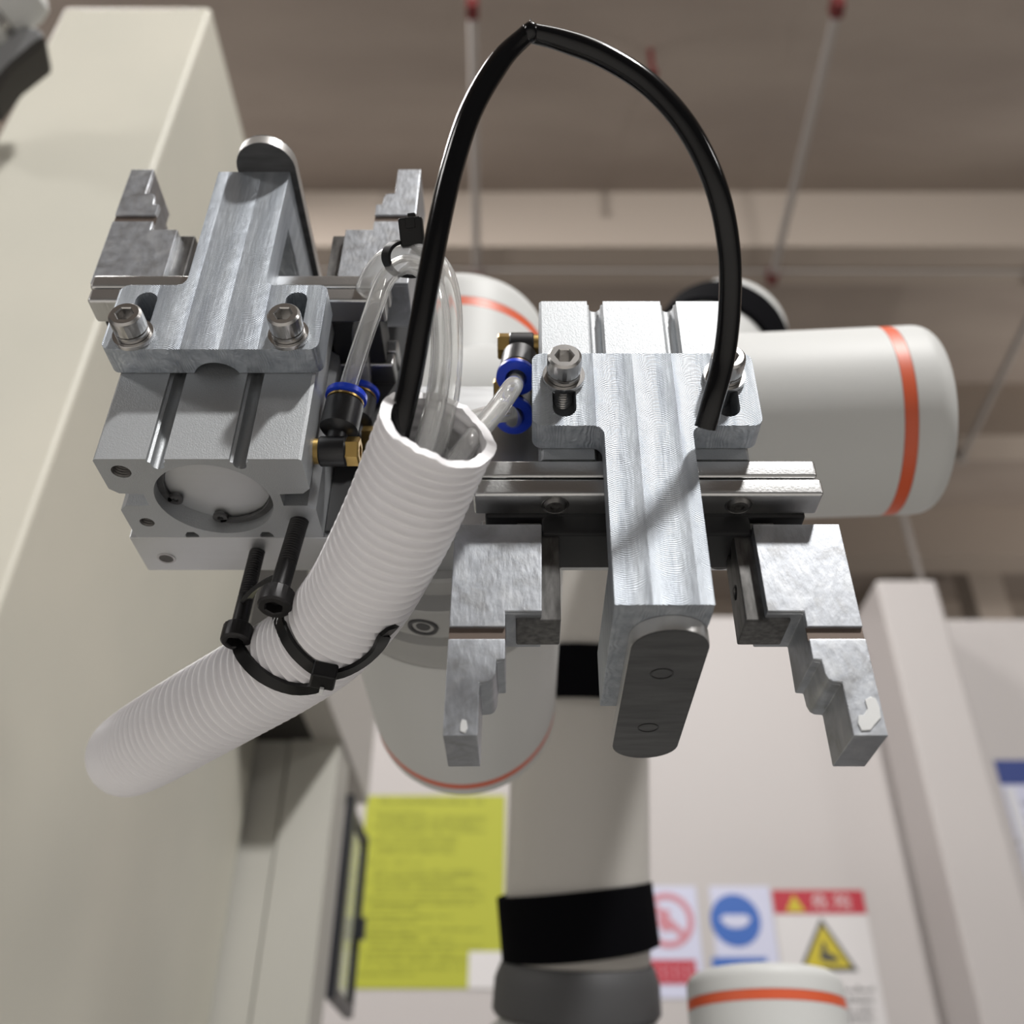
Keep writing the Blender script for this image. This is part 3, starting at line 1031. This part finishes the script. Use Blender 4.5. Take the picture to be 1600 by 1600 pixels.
# ---- stop bracket with pad
def make_bracket(label, loc, rot, screw_z, pad_y, pad_x, arc_cut):
    t = thing('stop_bracket', label, 'bracket', loc, rot, 'T-shaped brackets on the grippers', local=True)
    ys0, ys1 = -30.5, -20.35
    hw, st = 32.5, 12.4
    za, zb_, ze = 0.8, 28.9, 86.7
    o = arc(-hw + 3, za + 3, 3, 180, 270, 6) + arc(hw - 3, za + 3, 3, 270, 360, 6) + arc(hw - 3, zb_ - 3, 3, 0, 90, 6)
    o += arc(st + 3.2, zb_ + 3.2, 3.2, 270, 180, 6) + [(st, ze), (-st, ze)] + arc(-st - 3.2, zb_ + 3.2, 3.2, 0, -90, 6) + arc(-hw + 3, zb_ - 3, 3, 90, 180, 6)
    slots = []
    for sx in (-23.3, 23.3):
        slots.append(arc(sx, 6.6, 3.35, 180, 360, 10) + arc(sx, 22.2, 3.35, 0, 180, 10))
    mb = MB().extrude(o, slots, 'y', ys0, ys1)
    me = mb.mesh('plate', 0.45, 2, 35)
    if arc_cut:
        cut = MB().lathe([(0, -2), (7.6, -2), (7.6, 27), (0, 27)], (0, ys1 + 3.1, 0), (0, 0, 1), 48).mesh('cut', smooth=0)
        me = boolean_cut(me, cut)
    part('plate', me, 'milled_aluminium', t, bevel=0.45)
    # foot running back from the end of the stem
    part('arm', MB().box(-st, st, ys1 - 0.3, 29.5, ze - 18, ze), 'milled_aluminium', t, bevel=0.5)
    # rounded pad
    pw, plen = 10.2, 84.0
    y0_, y1_ = pad_y, pad_y + plen
    sag = 9.6
    rr = (pw * pw + sag * sag) / (2 * sag)
    ha = math.degrees(math.asin(pw / rr))
    ol = arc(pad_x, y0_ + rr, rr, 270 - ha, 270 + ha, 14) + arc(pad_x, y1_ - rr, rr, 90 - ha, 90 + ha, 14)
    pad = part('stop_pad', MB().extrude(ol, [], 'z', ze + 0.02, ze + 4.2), 'bright_rim', t, bevel=0.3)
    ol2 = [(pad_x + (x - pad_x) * 0.985, y_) for x, y_ in ol]
    part('pad_face', MB().extrude(ol2, [], 'z', ze + 4.15, ze + 4.5), 'pad_steel', pad, bevel=0.1)
    for yy in (y0_ + 24, y0_ + 60):
        part('pad_plug', MB().lathe([(2.75, 0), (2.75, 0.25), (3.15, 0.25), (3.15, 0)], (pad_x + 0.5, yy, ze + 4.4), (0, 0, 1), 32), 'black_polymer', pad)
    part('pad_underface', MB().extrude(ol2, [], 'z', ze - 0.12, ze + 0.04), 'pad_steel', pad)
    # cap screws with washers
    for sx in (-23.3, 23.3):
        M = Matrix.Translation(Vector((sx, ys0 - 9.4, screw_z))) @ Matrix.Rotation(PI / 2, 4, 'X')
        sc = part('cap_screw', moved(cap_screw_mesh(5.0, 6.0, 2.6, 3.2, 48, 16, 3.0, 12), M), 'stainless', t, smooth=25)
        part('spring_washer', MB().lathe([(3.1, 0), (5.0, 0), (5.0, 1.6), (3.1, 1.6), (3.1, 0)], (sx, ys0 - 3.3, screw_z), (0, 1, 0), 32), 'stainless', sc)
        part('washer', MB().lathe([(3.1, 0), (6.1, 0), (6.2, 0.3), (6.2, 1.5), (3.1, 1.5), (3.1, 0)], (sx, ys0 - 1.55, screw_z), (0, 1, 0), 36), 'stainless', sc)
    return t


make_bracket('milled T-shaped bracket bolted to the upright gripper, stem pointing up', GL, (0, 0, 0), 6.2, -42.0, 4.5, True)
make_bracket('milled T-shaped bracket bolted to the inverted gripper, stem pointing down', GR, FLIP, 10.8, -25.5, -2.6, False)

# ---- black screws under the left gripper
def hanging_screw(x, y, z_top, length, rh, rs, axis, label):
    a = Vector(axis).normalized()
    M = Matrix.Translation(Vector((x, y, z_top)) + a * length) @ a.to_track_quat('Z', 'Y').to_matrix().to_4x4()
    mb = moved(cap_screw_mesh(rh, 6, 2.7, 3.2, 40, length - 6 + 1.2, rs, length * 0.55), M)
    return single('cap_screw', mb, 'black_oxide', label, 'screw', 'black screws under the upright gripper', smooth=25)


hanging_screw(GL[0] + 23.7, YC + 11.2, Z0 - 32.7, 35.0, 5.1, 2.9, (-0.05, -0.17, -1), 'black cap screw hanging from the gripper body nearest the white hose')
c = at(402, 862, Z=Z0 - 32.7)
hanging_screw(c.x, c.y, Z0 - 32.7, 36.5, 4.6, 2.5, (0.0, -0.14, -1), 'black cap screw hanging from the mounting plate, farther from the hose')


# ---- push-in elbow fittings
def make_fitting(label, port, side, axis):
    """port: point on the gripper side; side: outward direction; axis: direction of the tube collar"""
    t = thing('push_in_fitting', label, 'fitting', port, group='elbow air fittings on the grippers')
    p = Vector(port); s_ = Vector(side).normalized(); a = Vector(axis).normalized()
    part('thread_stub', MB().lathe([(0, -0.5), (4.0, -0.5), (4.0, 1.6), (3.2, 1.6), (0, 1.6)], p, s_, 24), 'brass', t)
    part('banjo', MB().lathe([(0, 1.5), (4.3, 1.5), (4.7, 1.9), (4.7, 9.4), (4.3, 9.9), (0, 9.9)], p, s_, 32), 'black_plastic', t)
    part('brass_hex', MB().lathe([(0, 9.8), (4.5, 9.8), (4.6, 10.1), (4.6, 13.4), (4.1, 13.9), (2.2, 13.9), (2.2, 12.5), (0, 12.5)], p, s_, 6), 'brass', t, smooth=20)
    c = p + s_ * 5.7
    part('barrel', MB().lathe([(0, 3.5), (3.2, 3.5), (3.2, 6.2), (5.2, 7.2), (6.0, 8.2), (6.0, 17.6), (5.4, 18.4), (0, 18.4)], c, a, 32), 'black_plastic', t)
    part('barrel_band', MB().lathe([(5.5, 18.2), (5.9, 18.3), (5.9, 19.0), (5.5, 19.1)], c, a, 32), 'brass', t)
    part('release_collar', MB().lathe([(3.1, 18.3), (5.4, 18.6), (5.4, 19.4), (6.6, 19.8), (6.6, 21.4), (6.2, 21.9), (3.6, 22.0), (3.1, 21.2), (3.1, 18.3)], c, a, 36), 'blue_plastic', t)
    return c + a * 21.0, a


XLs = GL[0] + 30.0
XRs = GR[0] - 30.0
fA, aA = make_fitting('black elbow fitting with blue collar at the front of the upright gripper', (XLs, 236, 190.5), (1, 0, 0), (0.10, -0.10, 1))
fB, aB = make_fitting('elbow fitting half hidden behind the front one on the upright gripper', (XLs, 257, 212.5), (1, 0, 0), (0.06, 0, 1))
pc = at(815, 540, Y=243)
fC, aC = make_fitting('upper elbow fitting with blue collar beside the inverted gripper', (XRs, 244, at(830, 541, Y=244).z), (-1, 0, 0), (-0.08, -0.28, -0.96))
fD, aD = make_fitting('lower elbow fitting with blue collar beside the inverted gripper', (XRs - 1.5, 256, at(830, 611, Y=256).z), (-1, 0, 0), (-0.05, -0.42, -0.9))


# ---- corrugated white hose
def hose_path():
    return [at(686, 668, d=251), at(667, 712, d=256), at(634, 790, d=264), at(597, 866, d=274), at(557, 936, d=286), at(504, 998, d=299), at(441, 1042, d=309), at(369, 1083, d=317), at(290, 1128, d=328), at(230, 1163, d=345), at(204, 1178, d=368), at(203, 1180, d=405)]


HPITCH = 3.1
HP = spline(hose_path(), HPITCH / 8)
HR = 15.5


def hose_mesh():
    mb = MB()
    n = 56
    pitch = 3.15
    vs, fs, rows = [], [], []
    ring = [(math.cos(2 * PI * k / n), math.sin(2 * PI * k / n)) for k in range(n)]

    def prof(i, t):
        ph = (i % 8) / 8.0
        r = HR - 1.9 * (0.5 - 0.5 * math.cos(2 * PI * ph)) ** 1.4
        if i < 2:
            r = HR + 0.1
        return [(a * r, b_ * r) for a, b_ in ring]
    mb.sweep(HP, prof, caps=False)
    # inner wall at the mouth with a torn rim
    m0 = len(mb.v)
    inner = MB()
    inner.sweep(HP[:100], lambda i, t: [(a * (HR - 2.7 + 0.3 * math.sin(i / 8 * 2 * PI)), b_ * (HR - 2.7 + 0.3 * math.sin(i / 8 * 2 * PI))) for a, b_ in ring], caps=False)
    mb.add(inner.v, inner.f)
    for k in range(n):
        j = (k + 1) % n
        mb.f.append([k, j, m0 + j, m0 + k]); mb.mi.append(0)
    # uneven cut edge
    T0 = (HP[1] - HP[0]).normalized()
    for k in range(n):
        d = 0.9 * math.sin(k * 0.45) + 0.5 * math.sin(k * 1.3 + 1) + 0.3 * math.sin(k * 2.9)
        for idx in (k, m0 + k):
            mb.v[idx] = mb.v[idx] - T0 * max(-0.8, d) * 0.6
    # close the far end
    end = len(HP) - 1
    mb.f.append([end * n + k for k in range(n)]); mb.mi.append(0)
    return mb


single('corrugated_hose', hose_mesh(), 'white_hose', 'white corrugated cable hose tied below the upright gripper', 'hose', smooth=50)


# ---- air tubes
def hollow(mb, pts, r, ri, n=24):
    mb.tube(pts, r, n, caps=False)
    o = len(mb.v)
    inner = MB().tube(pts, ri, n, caps=False)
    mb.add(inner.v, [tuple(reversed(f)) for f in inner.f])
    L = len(pts)
    for base, rev in ((0, False), ((L - 1) * n, True)):
        for k in range(n):
            j = (k + 1) % n
            f = [base + k, base + j, o + base + j, o + base + k]
            mb.f.append(f[::-1] if rev else f); mb.mi.append(0)
    return mb


def clear_tube(ctrl, label, r=2.9):
    pts = spline(ctrl, 1.2)
    mb = MB()
    hollow(mb, pts, r, r * 0.66)
    return single('air_tube', mb, 'clear_tubing', label, 'tube', 'clear air tubes to the grippers', smooth=60)


def path(pre, ctrl):
    return pre + [at(u, v, d=d_) for u, v, d_ in ctrl]


clear_tube(path([fA - aA * 4, fA + aA * 6], [(578, 500, 310), (603, 436, 304), (634, 413, 295), (664, 425, 286), (684, 470, 278), (690, 540, 269), (684, 610, 260), (672, 668, 254), (658, 716, 253), (638, 770, 258), (610, 830, 264)]), 'clear air tube looping from the front fitting of the upright gripper into the hose')
clear_tube(path([fB - aB * 4, fB + aB * 6], [(561, 500, 332), (574, 440, 324), (604, 402, 313), (645, 394, 301), (685, 412, 290), (704, 462, 282), (707, 540, 273), (702, 610, 265), (690, 668, 260), (676, 716, 259), (654, 770, 263), (622, 835, 268)]), 'clear air tube looping from the rear fitting of the upright gripper into the hose')
clear_tube(path([fC - aC * 4, fC + aC * 3], [(800, 606, 285), (776, 640, 274), (745, 678, 263), (716, 716, 256), (684, 766, 257), (648, 830, 263)]), 'clear air tube from the upper fitting of the inverted gripper into the hose')
clear_tube(path([fD - aD * 4, fD + aD * 3], [(790, 645, 295), (760, 650, 286), (728, 664, 274), (700, 700, 264), (672, 752, 261), (640, 815, 266)]), 'clear air tube from the lower fitting of the inverted gripper into the hose')

# black tube with a kink at the top
kink = [(828, 50, 281)]
left = [(590, 790, 262), (610, 725, 256), (626, 660, 253), (642, 590, 253), (660, 490, 253), (682, 370, 254), (706, 265, 256), (738, 170, 258), (783, 94, 261), (826, 51, 263)]
right = [(826, 51, 263), (880, 64, 263), (948, 90, 262), (1018, 136, 260), (1078, 206, 258), (1120, 296, 258), (1139, 390, 262), (1140, 480, 266), (1131, 560, 268), (1114, 625, 268), (1102, 668, 270)]
pl = spline([at(*p[:2], d=p[2]) for p in left], 1.0)
pr = spline([at(*p[:2], d=p[2]) for p in right], 1.0)
# direction in which the tube is pinched at the kink: in the plane of the loop
nrm = _F.copy()


def pinch(pts, from_end):
    N_ = len(pts)
    n = 28

    def prof(i, t):
        dist = (N_ - 1 - i if from_end else i)
        k = min(1.0, dist / 16.0)
        k = k * k * (3 - 2 * k)
        a_ = 3.05 * (0.80 + 0.20 * k)      # across the loop plane the wall folds in
        b__ = 3.05 * (0.85 + 0.15 * k)
        return [(a_ * math.cos(2 * PI * q / n), b__ * math.sin(2 * PI * q / n)) for q in range(n)]
    return prof


bt = thing('air_tube', 'glossy black air tube arching over both grippers with a sharp kink', 'tube', pl[0])
loop_up = Vector((0, -math.sin(PITCH), math.cos(PITCH)))
mb = MB()
mb.sweep(pl, pinch(pl, True), up=Vector((-1, 0, 0.3)))
part('tube', mb, 'black_tubing', bt, smooth=60)
mb = MB()
mb.sweep(pr, pinch(pr, False), up=Vector((0.2, 0, 1)))
part('tube', mb, 'black_tubing', bt, smooth=60)
kp = at(829, 46, d=262)
part('kink_fold', MB().lathe([(0, -3.6), (1.6, -3.0), (2.3, -1.2), (2.2, 0.6), (1.2, 1.6), (0.25, 2.0), (0.2, 2.7), (0, 2.8)], kp, loop_up, 20), 'black_tubing', bt, smooth=70)


# ---- cable ties
def band(ctrl, width, thick, normal_from=None, closed=False, step=1.0):
    pts = spline(ctrl, step)
    mb = MB()
    w2, t2 = width / 2, thick / 2
    vs, fs, rows = [], [], []
    for i, p in enumerate(pts):
        T_ = (pts[min(i + 1, len(pts) - 1)] - pts[max(i - 1, 0)]).normalized()
        out = (p - normal_from(p)).normalized()
        out = (out - T_ * out.dot(T_)).normalized()
        B = T_.cross(out)
        rows.append(list(range(len(vs), len(vs) + 4)))
        vs += [p + out * t2 + B * w2, p + out * t2 - B * w2, p - out * t2 - B * w2, p - out * t2 + B * w2]
    for a, b_ in zip(rows, rows[1:]):
        for k in range(4):
            fs.append((a[k], a[(k + 1) % 4], b_[(k + 1) % 4], b_[k]))
    fs += [tuple(reversed(rows[0])), tuple(rows[-1])]
    return mb.add(vs, fs)


def nearest_on(path_):
    def f(p):
        return min(path_, key=lambda q: (q - p).length_squared)
    return f


hose_c = nearest_on(HP[::4])


def hug(u, v, extra=0.5):
    """point on the camera-facing skin of the hose under a photo point"""
    best = None
    ray = at(u, v, d=1.0)
    for k in range(0, 900):
        d_ = 232 + k * 0.1
        p = ray * d_
        c_ = hose_c(p)
        if (p - c_).length <= HR + extra:
            return p
        q = (p - c_).length
        if best is None or q < best[0]:
            best = (q, p, c_)
    q, p, c_ = best
    return c_ + (p - c_).normalized() * (HR + extra)


def oriented_box(mb, c, ex, ey, ez, hx, hy, hz):
    vs = []
    for sz in (-1, 1):
        for sx, sy in ((-1, -1), (1, -1), (1, 1), (-1, 1)):
            vs.append(c + ex * hx * sx + ey * hy * sy + ez * hz * sz)
    return mb.add(vs, [(0, 3, 2, 1), (4, 5, 6, 7), (0, 1, 5, 4), (1, 2, 6, 5), (2, 3, 7, 6), (3, 0, 4, 7)])


tieA = thing('cable_tie', 'black cable tie crossing the bend of the white hose below the screws', 'cable tie', at(505, 1055, d=250))
pA = [hug(432, 948), hug(442, 985), hug(458, 1014), hug(482, 1038), hug(506, 1054)]
part('strap', band(pA, 4.6, 1.3, hose_c), 'tie_nylon', tieA, bevel=0.25)
pB = [hug(506, 1056), hug(536, 1051), hug(566, 1036), hug(590, 1014), hug(603, 990)]
c_ = hose_c(pB[-1])
pB += [pB[-1] + _F * 8 + Vector((2, 0, 3)), c_ + (_F * HR + Vector((6, 0, 6)))]
part('strap', band(pB, 4.0, 1.3, hose_c), 'tie_nylon', tieA, bevel=0.25)
pC = [at(446, 903, d=296), at(420, 906, d=299), at(394, 924, d=303), at(374, 962, d=312)] + [hug(372, 1006), hug(388, 1036), hug(416, 1060), hug(452, 1075), hug(486, 1076), hug(508, 1066)]
part('strap', band(pC, 4.2, 1.3, hose_c), 'tie_nylon', tieA, bevel=0.25)
hc = hug(506, 1056, 2.2)
hn = (hc - hose_c(hc)).normalized()
hx_ = (at(540, 1062, d=250) - at(500, 1046, d=250)).normalized()
hx_ = (hx_ - hn * hx_.dot(hn)).normalized()
hy_ = hn.cross(hx_)
head = part('tie_head', oriented_box(MB(), hc, hx_, hy_, hn, 3.6, 3.5, 2.6), 'tie_nylon', tieA, bevel=0.8, seg=3)
part('head_slot', oriented_box(MB(), hc + hy_ * -3.2 + hn * 0.8, hx_, hy_, hn, 2.0, 0.5, 0.9), 'black_polymer', head)
part('cut_tail', oriented_box(MB(), hc - _U * 4.2 - _F * 0.5 + Vector((-0.6, 0, 0)), hx_, hy_, hn, 0.6, 1.4, 0.5), 'solder_white', head, bevel=0.2)

# small tie round the two clear loops
tc = at(634, 405, d=302)
tieB = thing('cable_tie', 'small black cable tie gathering the clear tube loops', 'cable tie', tc)
tdir = (at(662, 412, d=297) - at(606, 408, d=309)).normalized()
q1 = (_U - tdir * _U.dot(tdir)).normalized()
q2 = tdir.cross(q1)
ringp = [tc + (q1 * math.cos(a) * 5.0 + q2 * math.sin(a) * 7.6) for a in [2 * PI * k / 40 for k in range(41)]]
part('strap', band(ringp, 3.6, 1.1, lambda p: tc), 'tie_nylon', tieB, bevel=0.2)
hc = tc + q1 * 7.6 - _F * 1.5 + Vector((1.0, 0, 0))
hx_ = (q1 + Vector((-0.25, 0, 0))).normalized()
hy_ = (_F - hx_ * _F.dot(hx_)).normalized()
hz_ = hx_.cross(hy_)
head = part('tie_head', oriented_box(MB(), hc, hx_, hy_, hz_, 4.3, 2.8, 3.6), 'tie_nylon', tieB, bevel=0.8, seg=3)
part('ratchet_pawl', oriented_box(MB(), hc + hx_ * 4.8 - hz_ * 0.5, hx_, hy_, hz_, 0.8, 1.2, 1.2), 'tie_nylon', head, bevel=0.3)
part('tie_tail', oriented_box(MB(), hc + hx_ * 2.5 - hy_ * 2.8, hx_, hy_, hz_, 1.6, 0.5, 1.4), 'tie_nylon', head, bevel=0.2)
